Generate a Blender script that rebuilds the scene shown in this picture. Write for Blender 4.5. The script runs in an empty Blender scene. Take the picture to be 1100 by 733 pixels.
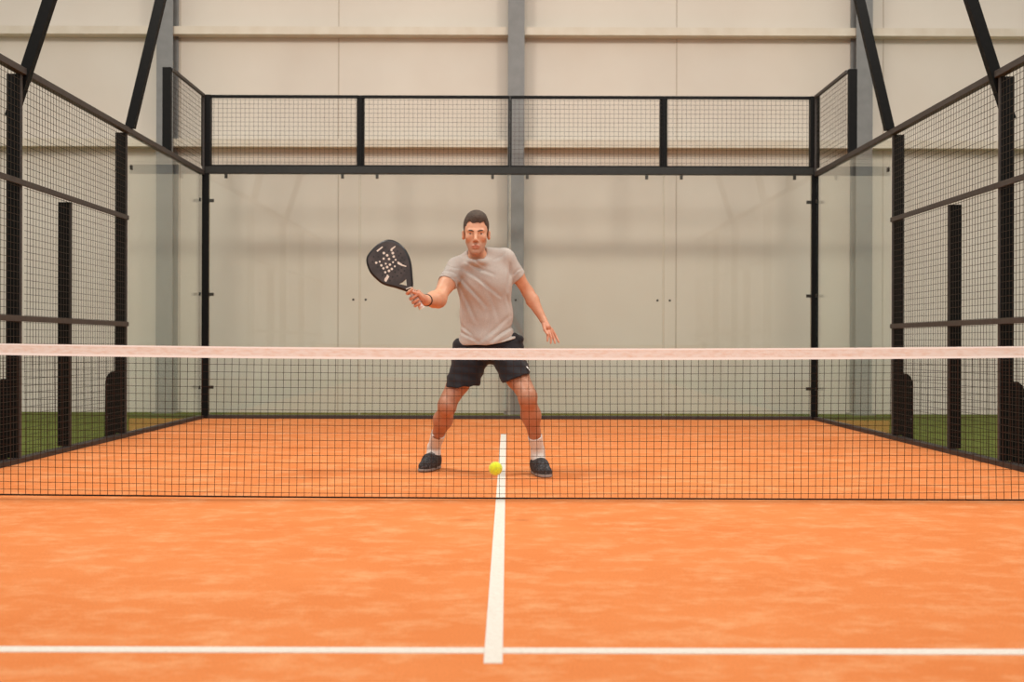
import bpy, bmesh, math, random
import numpy as np
from mathutils import Vector, Matrix

random.seed(7)
rng = np.random.RandomState(7)
scene = bpy.context.scene
col = scene.collection

# ------------------------------------------------------------------ camera
FPX, W, H, CAMH = 1200.0, 1100, 733, 0.84        # metres; +Y is into the hall
VPX, HOR = 545.3, 370.0
cam_d = bpy.data.cameras.new('camera')
cam = bpy.data.objects.new('camera', cam_d)
col.objects.link(cam)
cam.location = (0, 0, CAMH)
cam.rotation_euler = (Matrix.Rotation(math.radians(90), 3, 'X') @ Matrix.Rotation(math.radians(0.16), 3, 'Z')).to_euler()
cam_d.sensor_width = 36
cam_d.lens = 36 * FPX / W
cam_d.shift_x = (W / 2 - VPX) / W
cam_d.shift_y = (HOR - H / 2) / W
cam_d.dof.use_dof = True
cam_d.dof.focus_distance = 7.1
cam_d.dof.aperture_fstop = 2.8
cam_d.clip_end = 200
scene.camera = cam

scene.view_settings.view_transform = 'Standard'
scene.view_settings.look = 'None'
scene.view_settings.gamma = 1
scene.view_settings.use_curve_mapping = False
scene.view_settings.exposure = -0.05

# ------------------------------------------------------------------ world + lights
wd = bpy.data.worlds.new('hall_light')
scene.world = wd
wd.use_nodes = True
bg = wd.node_tree.nodes['Background']
bg.inputs[0].default_value = (1.0, 0.965, 0.92, 1)
bg.inputs[1].default_value = 0.61


def area(name, loc, target, sx, sy, power, color):
    l = bpy.data.lights.new(name, 'AREA')
    l.shape = 'RECTANGLE'
    l.size, l.size_y = sx, sy
    l.energy = power
    l.color = color
    o = bpy.data.objects.new(name, l)
    col.objects.link(o)
    o.location = loc
    o.rotation_euler = (Vector(target) - Vector(loc)).to_track_quat('-Z', 'Y').to_euler()
    return o


area('court_floodlight_left', (-3.3, 6.6, 6.3), (-0.2, 9.5, 0.8), 1.5, 0.8, 235, (1.0, 0.93, 0.84))
area('court_floodlight_right', (3.3, 6.6, 6.3), (0.2, 9.5, 0.8), 1.5, 0.8, 235, (1.0, 0.93, 0.84))
area('overhead_fill', (0.0, 4.0, 8.0), (0, 6.2, 0), 7.0, 3.0, 70, (1.0, 0.94, 0.86))  # added soft fill from overhead, not a fixture of the hall
area('front_fill', (0.0, -8.0, 8.4), (0, 10, 1.2), 9.0, 3.4, 860, (1.0, 0.95, 0.90))  # added fill behind the camera, brightens wall, player and net band from the front

# court measurements
YB, YN = 12.52, 6.02                 # back glass, net
XL, XR = -3.40, 3.43                 # inner planes of the side walls
YP = [10.0, 8.73, 7.83]              # side posts: end of glass, half-height post, tall post
Y_NEAR = 4.6                         # fence ends outside the picture
YW = 13.83                           # hall wall


def at(px, v, Y):
    """point at depth Y seen at photo position px, v"""
    return Vector(((px - VPX) * Y / FPX, Y, CAMH + (HOR - v) * Y / FPX))


# ------------------------------------------------------------------ helpers
def tag(o, label=None, cat=None, group=None, kind=None):
    if label: o['label'] = label
    if cat: o['category'] = cat
    if group: o['group'] = group
    if kind: o['kind'] = kind
    return o


def thing(name, label, cat, loc=(0, 0, 0), group=None, rz=0):
    o = bpy.data.objects.new(name, None)
    col.objects.link(o)
    o.location = loc
    o.rotation_euler = (0, 0, rz)
    o.empty_display_size = 0.1
    return tag(o, label, cat, group)


class MB:
    def __init__(s):
        s.v, s.f = [], []

    def box(s, a, b):
        x0, y0, z0 = a; x1, y1, z1 = b
        n = len(s.v)
        s.v += [(x0, y0, z0), (x1, y0, z0), (x1, y1, z0), (x0, y1, z0), (x0, y0, z1), (x1, y0, z1), (x1, y1, z1), (x0, y1, z1)]
        s.f += [(n, n+3, n+2, n+1), (n+4, n+5, n+6, n+7), (n, n+1, n+5, n+4), (n+1, n+2, n+6, n+5), (n+2, n+3, n+7, n+6), (n+3, n, n+4, n+7)]
        return s

    def tube(s, pts, r, sides=4, closed=False, ends=True):
        pts = [Vector(p) for p in pts]
        n0 = len(s.v)
        N = len(pts)
        rs = r if isinstance(r, (list, tuple)) else [r] * N
        up = None
        for i, p in enumerate(pts):
            if closed:
                t = pts[(i+1) % N] - pts[i-1]
            else:
                t = pts[min(i+1, N-1)] - pts[max(i-1, 0)]
            t.normalize()
            if up is None:
                up = Vector((0, 0, 1)) if abs(t.z) < 0.9 else Vector((0, 1, 0))
            a = t.cross(up).normalized()
            b = a.cross(t).normalized()
            up = b
            for k in range(sides):
                an = 2 * math.pi * (k + .5) / sides
                s.v.append(tuple(p + a * math.cos(an) * rs[i] + b * math.sin(an) * rs[i]))
        M = N if closed else N - 1
        for i in range(M):
            for k in range(sides):
                i2 = (i + 1) % N
                s.f.append((n0+i*sides+k, n0+i*sides+(k+1) % sides, n0+i2*sides+(k+1) % sides, n0+i2*sides+k))
        if not closed and ends:
            s.f.append(tuple(n0 + k for k in reversed(range(sides))))
            s.f.append(tuple(n0 + (N-1)*sides + k for k in range(sides)))
        return s

    def prism(s, poly, axis_vec):
        """poly: list of 3d points, swept by axis_vec"""
        n = len(s.v); N = len(poly)
        ax = Vector(axis_vec)
        s.v += [tuple(Vector(p)) for p in poly] + [tuple(Vector(p) + ax) for p in poly]
        s.f.append(tuple(range(n, n+N)))
        s.f.append(tuple(reversed(range(n+N, n+2*N))))
        for k in range(N):
            s.f.append((n+k, n+N+k, n+N+(k+1) % N, n+(k+1) % N))
        return s

    def build(s, name, m, parent=None, smooth=False, bevel=0, off=None):
        me = bpy.data.meshes.new(name)
        vs = s.v
        if off is not None:
            vs = [(x-off[0], y-off[1], z-off[2]) for x, y, z in vs]
        me.from_pydata(vs, [], s.f)
        me.update()
        bm = bmesh.new(); bm.from_mesh(me)
        bmesh.ops.recalc_face_normals(bm, faces=bm.faces)
        if bevel:
            bmesh.ops.bevel(bm, geom=bm.edges[:], offset=bevel, segments=2, affect='EDGES', profile=.6)
        bm.to_mesh(me); bm.free()
        me.materials.append(m)
        if smooth:
            for p in me.polygons: p.use_smooth = True
        o = bpy.data.objects.new(name, me)
        col.objects.link(o)
        if parent: o.parent = parent
        return o


def mat(name, color, rough=.5, metal=0, noise=None, bump=None, sheen=0, spec=.5, attr=None, sss=0):
    """noise=(scale, color2, low, high[, stretch]) ; bump=(scale, strength)"""
    m = bpy.data.materials.new(name)
    m.use_nodes = True
    nt = m.node_tree; N = nt.nodes; L = nt.links
    p = N['Principled BSDF']
    p.inputs['Base Color'].default_value = (*color, 1)
    p.inputs['Roughness'].default_value = rough
    p.inputs['Metallic'].default_value = metal
    p.inputs['Specular IOR Level'].default_value = spec
    if sheen:
        p.inputs['Sheen Weight'].default_value = sheen
    if sss:
        p.inputs['Subsurface Weight'].default_value = sss
        p.inputs['Subsurface Radius'].default_value = (.01, .004, .002)
        p.inputs['Subsurface Scale'].default_value = 1
    tc = N.new('ShaderNodeTexCoord')
    cs = None
    if noise:
        mp = N.new('ShaderNodeMapping')
        L.new(tc.outputs['Object'], mp.inputs[0])
        if len(noise) > 4: mp.inputs['Scale'].default_value = noise[4]
        nz = N.new('ShaderNodeTexNoise')
        nz.inputs['Scale'].default_value = noise[0]
        nz.inputs['Detail'].default_value = 6
        L.new(mp.outputs[0], nz.inputs['Vector'])
        r = N.new('ShaderNodeValToRGB')
        r.color_ramp.elements[0].position = noise[2]
        r.color_ramp.elements[1].position = noise[3]
        r.color_ramp.elements[0].color = (*color, 1)
        r.color_ramp.elements[1].color = (*noise[1], 1)
        L.new(nz.outputs[0], r.inputs[0])
        cs = r.outputs[0]
    if attr:
        a = N.new('ShaderNodeAttribute'); a.attribute_name = attr
        mx = N.new('ShaderNodeMix'); mx.data_type = 'RGBA'; mx.blend_type = 'MULTIPLY'
        mx.inputs[0].default_value = 1
        if cs: L.new(cs, mx.inputs[6])
        else: mx.inputs[6].default_value = (*color, 1)
        L.new(a.outputs['Color'], mx.inputs[7])
        cs = mx.outputs[2]
    if cs: L.new(cs, p.inputs['Base Color'])
    if bump:
        nb = N.new('ShaderNodeTexNoise')
        nb.inputs['Scale'].default_value = bump[0]
        nb.inputs['Detail'].default_value = 4
        L.new(tc.outputs['Object'], nb.inputs['Vector'])
        bp = N.new('ShaderNodeBump')
        bp.inputs['Strength'].default_value = bump[1]
        bp.inputs['Distance'].default_value = .01
        L.new(nb.outputs[0], bp.inputs['Height'])
        L.new(bp.outputs[0], p.inputs['Normal'])
    return m


def srgb(r, g, b):
    return tuple(((c/255)/12.92 if c/255 <= .04045 else ((c/255+.055)/1.055)**2.4) for c in (r, g, b))


M_steel = mat('black_powder_coat', srgb(11, 11, 10), .5, 0, noise=(30, srgb(16, 15, 14), .4, .7), spec=.12)
M_rail = mat('weathered_rail_coat', srgb(62, 57, 53), .55, 0, noise=(18, srgb(52, 47, 44), .35, .7))
M_wire = mat('mesh_wire', srgb(60, 54, 46), .6, 0, spec=.1)
M_wall = mat('cream_sandwich_panel', srgb(215, 207, 194), .75, noise=(1.2, srgb(210, 200, 186), .3, .75), bump=(60, .03))
M_seam = mat('panel_seam', srgb(184, 172, 156), .8)
M_edge = mat('polished_glass_edge', srgb(168, 166, 146), .4)
M_beam = mat('dark_olive_coat', srgb(30, 30, 26), .5, 0, noise=(25, srgb(36, 36, 32), .4, .7), spec=.3)
M_purlin = mat('cream_purlin', srgb(214, 205, 188), .55, noise=(6, srgb(204, 192, 172), .3, .7))
M_col = mat('grey_column_paint', srgb(126, 126, 124), .5, .0, noise=(9, srgb(117, 117, 115), .35, .7))
M_white = mat('line_turf_white', srgb(238, 231, 219), .9, noise=(90, srgb(226, 215, 200), .4, .75), bump=(500, .3))
M_net = mat('net_cord', srgb(54, 36, 27), .8, spec=.15)
M_rubber = mat('kerb_paint', srgb(46, 38, 34), .6, noise=(25, srgb(66, 56, 50), .4, .8))
M_clamp = mat('glass_clamp', srgb(52, 50, 44), .4, .6)

# orange turf: broad sand drifts over fine fibre
M_court = bpy.data.materials.new('orange_sanded_turf')
M_court.use_nodes = True
nt = M_court.node_tree; N = nt.nodes; L = nt.links
p = N['Principled BSDF']; p.inputs['Roughness'].default_value = .95; p.inputs['Specular IOR Level'].default_value = .15
tc = N.new('ShaderNodeTexCoord')


def nz_ramp(scale, detail, lo, hi, c0, c1, stretch=(1, 1, 1), rough=.6):
    mp = N.new('ShaderNodeMapping'); mp.inputs['Scale'].default_value = stretch
    L.new(tc.outputs['Object'], mp.inputs[0])
    n_ = N.new('ShaderNodeTexNoise'); n_.inputs['Scale'].default_value = scale; n_.inputs['Detail'].default_value = detail
    n_.inputs['Roughness'].default_value = rough
    L.new(mp.outputs[0], n_.inputs['Vector'])
    r_ = N.new('ShaderNodeValToRGB')
    r_.color_ramp.elements[0].position = lo; r_.color_ramp.elements[1].position = hi
    r_.color_ramp.elements[0].color = c0; r_.color_ramp.elements[1].color = c1
    L.new(n_.outputs[0], r_.inputs[0])
    return r_.outputs[0]


def mixc(fac, a, b, mode='MIX'):
    mx = N.new('ShaderNodeMix'); mx.data_type = 'RGBA'; mx.blend_type = mode
    if isinstance(fac, float): mx.inputs[0].default_value = fac
    else: L.new(fac, mx.inputs[0])
    for i, x in ((6, a), (7, b)):
        if isinstance(x, tuple): mx.inputs[i].default_value = x
        else: L.new(x, mx.inputs[i])
    return mx.outputs[2]


c_or = (*srgb(232, 140, 80), 1); c_or2 = (*srgb(224, 130, 70), 1); c_sand = (*srgb(242, 177, 125), 1)
base = nz_ramp(1.1, 5, .35, .68, c_or, c_or2)
drift = nz_ramp(5.5, 8, .48, .78, (0, 0, 0, 1), (1, 1, 1, 1), (.8, 1.1, 1), .75)
c1 = mixc(drift, base, c_sand)
fib = nz_ramp(160, 3, .3, .75, (.86, .86, .86, 1), (1.1, 1.1, 1.1, 1))
c2 = mixc(1.0, c1, fib, 'MULTIPLY')
L.new(c2, p.inputs['Base Color'])
nb = N.new('ShaderNodeTexNoise'); nb.inputs['Scale'].default_value = 260; L.new(tc.outputs['Object'], nb.inputs['Vector'])
bp = N.new('ShaderNodeBump'); bp.inputs['Strength'].default_value = .35; bp.inputs['Distance'].default_value = .006
L.new(nb.outputs[0], bp.inputs['Height']); L.new(bp.outputs[0], p.inputs['Normal'])

M_grass = mat('green_turf', srgb(96, 106, 46), .9, noise=(14, srgb(116, 126, 62), .35, .7), bump=(300, .6), spec=.1)

# thin glass sheet
M_glass = bpy.data.materials.new('tempered_glass')
M_glass.use_nodes = True
g = M_glass.node_tree; g.nodes.remove(g.nodes['Principled BSDF'])
out = g.nodes['Material Output']
tr = g.nodes.new('ShaderNodeBsdfTransparent'); tr.inputs[0].default_value = (.965, .975, .962, 1)
gl = g.nodes.new('ShaderNodeBsdfGlossy'); gl.inputs['Roughness'].default_value = .02; gl.inputs[0].default_value = (.9, .95, .92, 1)
fr = g.nodes.new('ShaderNodeFresnel'); fr.inputs[0].default_value = 1.45
ge = g.nodes.new('ShaderNodeNewGeometry')
mi = g.nodes.new('ShaderNodeMix'); mi.data_type = 'FLOAT'; mi.inputs[2].default_value = 1.45; mi.inputs[3].default_value = 1/1.45
g.links.new(ge.outputs['Backfacing'], mi.inputs[0]); g.links.new(mi.outputs[0], fr.inputs[0])
ms = g.nodes.new('ShaderNodeMixShader')
g.links.new(fr.outputs[0], ms.inputs[0]); g.links.new(tr.outputs[0], ms.inputs[1]); g.links.new(gl.outputs[0], ms.inputs[2])
g.links.new(ms.outputs[0], out.inputs[0])

# ------------------------------------------------------------------ setting
b = MB(); b.box((XL-.04, -3, -.12), (XR+.04, YB, 0))
tag(b.build('floor', M_court), kind='structure')
b = MB(); b.box((-12, -3, -.14), (XL-.04, YW, -.012)); b.box((XR+.04, -3, -.14), (12, YW, -.012)); b.box((XL-.04, YB, -.14), (XR+.04, YW, -.012))
tag(b.build('green_turf', M_grass), 'short green artificial turf strip between the court and the hall wall', 'turf', kind='stuff')
b = MB(); b.box((-12, YW+.001, -.012), (12, YW+.12, 7.5))
wall = tag(b.build('wall_back', M_wall), kind='structure')
ppm = FPX / YW
for i, px in enumerate((193, 363, 726, 948)):
    b = MB(); x = (px-VPX)/ppm; b.box((x-.006, YW-.004, 0), (x+.006, YW+.002, 7.4))
    tag(b.build('trim_%d' % (i+1), M_seam), kind='structure')

# H section columns in front of the wall
for px, w_, lab in ((176, .20, 'grey steel column behind the left corner of the glass cage'),
                    (553.7, .20, 'grey steel column directly behind the player'),
                    (928, .20, 'grey steel column behind the right corner of the glass cage')):
    yf = YW - .27
    x = (px-VPX)*yf/FPX
    t = thing('steel_column', lab, 'column', (x, yf+.12, -.012), 'hall steel columns')
    MB().box((-w_/2, -.12, 0), (w_/2, -.107, 7.4)).build('front_flange', M_col, t, bevel=.002)
    MB().box((-.006, -.107, 0), (.006, .107, 7.4)).build('web', M_col, t)
    MB().box((-w_/2, .107, 0), (w_/2, .12, 7.4)).build('rear_flange', M_col, t, bevel=.002)
    MB().box((-w_/2-.04, -.15, 0), (w_/2+.04, .15, .02)).build('base_plate', M_col, t)

for v, lab in ((37, 'cream horizontal wall rail high on the hall wall, the upper one'),
               (156, 'cream horizontal wall rail seen through the upper mesh, the lower one')):
    z = at(550, v, YW).z
    b = MB()
    b.prism([(-12, YW, z-.05), (-12, YW-.18, z-.05), (-12, YW-.18, z-.035), (-12, YW-.19, z-.035), (-12, YW-.19, z-.06), (-12, YW-.20, z-.06), (-12, YW-.20, z+.035), (-12, YW-.01, z+.055), (-12, YW, z+.055)], (24, 0, 0))
    tag(b.build('wall_rail', M_purlin), lab, 'rail', 'hall wall rails')

# ------------------------------------------------------------------ painted lines
xc = -.036
LT = .003
M_worn = mat('worn_line_turf', srgb(247, 178, 126), .9, noise=(12, srgb(244, 160, 104), .4, .7))
def line(a, b_, lab, m=None):
    tag(MB().box((a[0], a[1], -.001), (b_[0], b_[1], LT)).build('court_line', m or M_white), lab, 'line', 'white court lines')
line((xc-.025, 2.935, 0), (xc+.025, 10.40, 0), 'white centre line running up the court under the net')
line((XL, 3.03, 0), (xc-.0255, 3.082, 0), 'near white service line, left half in the foreground')
line((xc+.0255, 3.03, 0), (XR, 3.082, 0), 'near white service line, right half in the foreground')
line((XL, 10.41, 0), (XR, 10.46, 0), 'faint far white service line near the back glass', M_worn)

# ------------------------------------------------------------------ back wall of the cage
HG, HT = 2.735, 3.625       # glass top, mesh top
X0, X1 = -3.35, 3.40
div = [X0, -1.66, .02, 1.745, X1]
back_names = ['leftmost', 'second from the left', 'second from the right', 'rightmost']
for i in range(4):
    a, c = div[i], div[i+1]
    t = thing('glass_wall', 'clear back wall glass pane, %s of the four' % back_names[i], 'glass', ((a+c)/2, YB, 0), 'back wall glass panes')
    w2 = (c-a)/2 - .004
    MB().box((-w2, -.006, .045), (w2, .006, HG+.01)).build('glass_sheet', M_glass, t)
    for k in (-1, 1):
        MB().box((min(k*w2, k*(w2-.005)), -.0062, .046), (max(k*w2, k*(w2-.005)), .0062, HG+.009)).build('polished_edge', M_edge, t)
        MB().box((k*(w2-.19)-.016, -.028, HG-.045), (k*(w2-.19)+.016, -.006, HG+.004)).build('clamp', M_clamp, t, bevel=.003)
    # small bolt fittings beside the joints
    ends = ([-1] if i > 0 else []) + ([1] if i < 3 else [])
    for k in ends:
        cx = k*(w2-.065)
        MB().tube([(cx, -.018, 1.335), (cx, -.006, 1.335)], .013, 10).build('bolt', M_clamp, t)
    # corner brackets
    if i in (0, 3):
        k = -1 if i == 0 else 1
        for z in (2.44, 1.39, .35):
            ex = k*(w2)
            MB().box((min(ex, ex-k*.055), -.022, z-.018), (max(ex, ex-k*.055), -.006, z+.018)).build('corner_bracket', M_clamp, t, bevel=.003)

def wire_grid(mb, org, u, v, lu, lv, sp, r):
    org, u, v = Vector(org), Vector(u), Vector(v)
    nu, nv = max(2, round(lu/sp)), max(2, round(lv/sp))
    for i in range(1, nu):
        mb.tube([org+u*(lu*i/nu), org+u*(lu*i/nu)+v*lv], r, 4, ends=False)
    nrm = u.cross(v).normalized()*r*1.2
    for j in range(1, nv):
        mb.tube([org+v*(lv*j/nv)+nrm, org+v*(lv*j/nv)+u*lu+nrm], r, 4, ends=False)

WR = .0019
for i in range(4):
    a, c = div[i], div[i+1]
    t = thing('mesh_fence', 'upper wire mesh panel above the back glass, %s of the four' % back_names[i], 'mesh panel', ((a+c)/2, YB, HG+.09), 'upper back mesh panels')
    w2 = (c-a)/2-.002
    hh = HT-HG-.09
    b = MB(); wire_grid(b, (-w2, 0, 0), (1, 0, 0), (0, 0, 1), 2*w2, hh, .05, WR)
    b.build('wire_mesh', M_wire, t)
    f = MB(); f.box((-w2, -.015, hh-.032), (w2, .015, hh)); f.box((-w2, -.012, 0), (w2, .012, .018))
    for k in (-1, 1):
        f.box((min(k*w2, k*(w2-.017)), -.012, .018), (max(k*w2, k*(w2-.017)), .012, hh-.032))
    f.build('frame', M_steel, t)
for x in (div[1], div[3]):
    s_ = 'left' if x < 0 else 'right'
    tag(MB().box((x-.042, YB+.013, HG+.085), (x+.042, YB+.06, HT)).build('mesh_post', M_steel, bevel=.003),
        'short black post between the upper back mesh panels, the %s one' % s_, 'post', 'short upper mesh posts')
tag(MB().box((X0-.05, YB-.03, HG+.01), (X1+.05, YB+.05, HG+.09)).build('back_beam', M_beam, bevel=.004),
    'black horizontal beam along the top of the back glass', 'beam')
tag(MB().box((X0, YB-.03, 0), (X1, YB+.03, .04)).build('back_kerb', M_rubber, bevel=.003), 'dark low kerb under the back glass', 'kerb')

# ------------------------------------------------------------------ corner posts
for s, X in ((-1, XL), (1, XR)):
    nm = 'left' if s < 0 else 'right'
    t = thing('corner_post', 'black steel post at the back %s corner of the court' % nm, 'post', (X, YB, 0), 'court corner posts')
    a = X0-X if s < 0 else X1-X
    lo, hi = sorted((a, a + s*.075))
    MB().box((lo, -.03, 0), (hi, .045, HG+.01)).build('lower_post', M_steel, t, bevel=.004)
    lo, hi = sorted((a-s*.02, a+s*.085))
    MB().box((lo, -.035, HG+.09), (hi, .05, HT)).build('upper_post', M_steel, t, bevel=.004)

# ------------------------------------------------------------------ side walls
HS = 2.745
YWING = 11.3
for s, X in ((-1, XL), (1, XR)):
    nm = 'left' if s < 0 else 'right'
    # glass pane next to the corner
    t = thing('glass_wall', 'clear side glass pane between back corner and %s fence' % nm, 'glass', (X+s*.012, (YB+YP[0])/2, 0), 'side glass panes')
    L2 = (YB-YP[0])/2-.03
    MB().box((-.006, -L2+.03, .045), (.006, L2-.05, HS-.02)).build('glass_sheet', M_glass, t)
    for z in (2.44, 1.39, .35):
        MB().box((-.018, L2-.09, z-.018), (-.006, L2-.05, z+.018)).build('corner_bracket', M_clamp, t)
    MB().box((s*-.02 if s > 0 else .006, -L2+.03, HS-.34), (s*-.006 if s > 0 else .02, -L2+.07, HS-.30)).build('clamp', M_clamp, t)
    # raised wing of mesh over the corner
    t = thing('mesh_fence', 'small raised side mesh panel above the %s back corner' % nm, 'mesh panel', (X, YWING, HS+.03), 'raised corner mesh panels')
    b = MB(); wire_grid(b, (0, 0, 0), (0, 1, 0), (0, 0, 1), YB-YWING-.05, HT-HS-.06, .05, WR)
    b.build('wire_mesh', M_wire, t)
    f = MB(); Lw = YB-YWING-.05; hh = HT-HS-.03
    f.box((-.015, 0, hh-.03), (.015, Lw, hh)); f.box((-.012, Lw-.02, 0), (.012, Lw, hh-.03))
    f.build('frame', M_rail, t)
    lo, hi = sorted((0, s*.085))
    MB().box((lo, -.05, 0), (hi, 0, hh)).build('end_post', M_steel, t, bevel=.003)
    # continuous top rail
    lo, hi = sorted((X-s*.012, X+s*.045))
    tag(MB().box((lo, Y_NEAR, HS-.02), (hi, YB-.05, HS+.028)).build('side_rail', M_rail, bevel=.004),
        'brown-grey sloping top rail along the %s side fence' % nm, 'rail', 'side fence top rails')
    lo, hi = sorted((X-s*.01, X+s*.07))
    b = MB(); b.box((lo, Y_NEAR, -.012), (hi, YB-.05, .035))
    tag(b.build('side_kerb', M_rubber, bevel=.003), 'dark low kerb under the %s side wall' % nm, 'kerb', 'side kerbs')
    # posts
    for k, Y in enumerate((YP[0], YP[1], YP[2], 6.3)):
        half = k == 1
        top = 1.94 if half else HS-.02
        desc = ['tall black post where the %s glass meets the mesh', 'shorter black post below the upper rail of the %s fence',
                'tall black post of the %s fence carrying the nearer leaning brace', 'tall black post of the %s fence beside the net'][k]
        t = thing('fence_post', desc % nm, 'post', (X, Y, 0), 'side fence posts')
        lo, hi = sorted((s*.020, s*.110))
        MB().box((lo, -.02, .035), (hi, .02, top)).build('shaft', M_steel, t, bevel=.004)
        lo, hi = sorted((s*.010, s*.020))
        MB().box((lo, -.014, .035), (hi, .014, top)).build('inner_plate', M_rail, t)
        if not half:
            # foot gusset, rounded top
            hh = .60
            pl = [(s*.108, -.03, .0), (s*.20, -.03, .0), (s*.195, -.03, hh-.09), (s*.175, -.03, hh-.03), (s*.14, -.03, hh), (s*.108, -.03, hh)]
            gz = MB().prism([(x, -.02, z-.012) for x, y, z in pl], (0, .035, 0)).build('foot_gusset', M_steel, t)
            for z in (.18, .47):
                MB().tube([(s*.175, -.027, z), (s*.175, -.02, z)], .009, 8).build('bolt', M_rail, gz)
        MB().box((min(s*.075, s*.215), -.05, -.012), (max(s*.075, s*.215), .05, .004)).build('base_plate', M_steel, t)
    # mesh panels between the posts: each framed bay is one panel
    for k, (ya, yb) in enumerate(((YP[2]+.03, YP[0]-.03), (6.33, YP[2]-.03), (Y_NEAR, 6.27))):
        desc = ['framed wire mesh bay of the %s fence next to the glass', 'framed wire mesh bay of the %s fence cut by the photo edge',
                'framed wire mesh bay of the %s fence beside the net'][k]
        t = thing('mesh_fence', desc % nm, 'mesh panel', (X, ya, 0), 'side mesh bays')
        Lm = yb-ya
        b = MB(); wire_grid(b, (s*.004, 0, .04), (0, 1, 0), (0, 0, 1), Lm, HS-.06, .05, WR)
        b.build('wire_mesh', M_wire, t)
        for z in (1.96, 1.01):
            MB().box((min(s*-.018, s*.0), -.029, z-.02), (max(s*-.018, s*.0), Lm+(.029 if k else .004), z+.02)).build('cross_rail', M_rail, t, bevel=.002)
    # leaning braces / lamp masts
    for k, (Y, sl, ht) in enumerate(((YP[0], .235, 6.1), (YP[2], .325, 6.1))):
        which = ['farther', 'nearer'][k]
        t = thing('lamp_mast', 'dark steel mast leaning inward from the %s fence top, the %s one' % (nm, which), 'mast', (X, Y, HS), 'leaning lamp masts')
        zt = ht-HS
        z0 = -.28 if k else .03
        off = s*.012
        hw = .042
        pts = [(off-s*sl*z0-hw, .03, z0), (off-s*sl*z0+hw, .03, z0), (off-s*sl*zt+hw, .03, zt), (off-s*sl*zt-hw, .03, zt)]
        if k:
            pts[0 if s < 0 else 1] = (pts[0 if s < 0 else 1][0], .03, z0-.02)
        MB().prism(pts, (0, .06, 0)).build('shaft', M_steel, t)
        lo, hi = sorted((off-s*sl*zt-.28, off-s*sl*zt+.28))
        hd = MB().box((lo, -.15, zt), (hi, .25, zt+.07)).build('lamp_housing', M_steel, t, bevel=.01)

# ------------------------------------------------------------------ net
t = thing('padel_net', 'black cord court net with a pinkish white top band stretched across the court', 'net', (0, YN, 0))
NW0, NW1 = XL+.12, XR-.12
NX = (NW0+NW1)/2
def net_top(x):
    u = (x)/(2.75)
    return .762 + .019*min(1.4, u*u) + (0.0 if x > 0 else 0.0)
def lower_z(x):
    return .006 + (.012*max(0, -x/2.75) if x < 0 else 0)
sp = .0399
nn = int((NW1-NW0)/sp)
b = MB()
wav = [rng.uniform(-1, 1) for _ in range(60)]
def sway(x, z):
    k = (1 - z/.8)
    return .010*math.sin(x*2.1+1)*k + .006*math.sin(x*5.3)*k*k
def swy(x, z):
    return .008*math.sin(x*1.7+.4)*(1-z/.8)
for i in range(nn+1):
    x = NW0 + i*sp
    zt = net_top(x)
    pts = []
    for j in range(7):
        z = lower_z(x) + (zt-lower_z(x))*j/6
        pts.append((x+sway(x, z), swy(x, z), z))
    b.tube(pts, .0016, 4, ends=False)
rows = 19
for j in range(1, rows):
    pts = []
    for i in range(0, nn+1, 3):
        x = NW0+i*sp
        z = net_top(x)-.0405*j
        if z < .012: z = .012
        pts.append((x+sway(x, z), swy(x, z), z))
    b.tube(pts, .0016, 4, ends=False)
b.build('netting', M_net, t)
b = MB(); b.tube([(NW0+(NW1-NW0)*i/40+sway(NW0+(NW1-NW0)*i/40, 0)*0, swy(NW0+(NW1-NW0)*i/40, 0), lower_z(NW0+(NW1-NW0)*i/40)+.003) for i in range(41)], .0045, 6)
b.build('bottom_cord', M_net, t)
M_band = mat('net_band_fabric', srgb(240, 234, 228), .85, noise=(22, srgb(232, 213, 199), .42, .72, (1, 1, 3.2)), bump=(120, .3))
M_bandw = mat('net_band_hem', srgb(254, 252, 250), .85)
def ribbon(z0f, z1f, y, th, m, name):
    b = MB(); n = 60
    for i in range(n+1):
        x = NW0+(NW1-NW0)*i/n
        for (yy, zz) in ((-y-th, z0f), (-y-th, z1f), (y+th, z1f), (y+th, z0f)):
            b.v.append((x, yy, net_top(x)+zz))
    for i in range(n):
        for k in range(4):
            b.f.append((i*4+k, i*4+(k+1) % 4, i*4+4+(k+1) % 4, i*4+4+k))
    b.f += [(0, 1, 2, 3), (n*4+3, n*4+2, n*4+1, n*4)]
    return b.build(name, m, t, bevel=0)
ribbon(-.002, .053, .006, 0, M_band, 'top_band')
ribbon(-.006, .006, .006, .001, M_bandw, 'lower_hem')
ribbon(.047, .056, .006, .001, M_bandw, 'upper_hem')
for s, x in ((-1, NW0), (1, NW1)):
    MB().box((x-.04+s*.04, -.04, 0), (x+.04+s*.04, .04, .88)).build('net_post', M_steel, t, bevel=.006)

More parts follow.
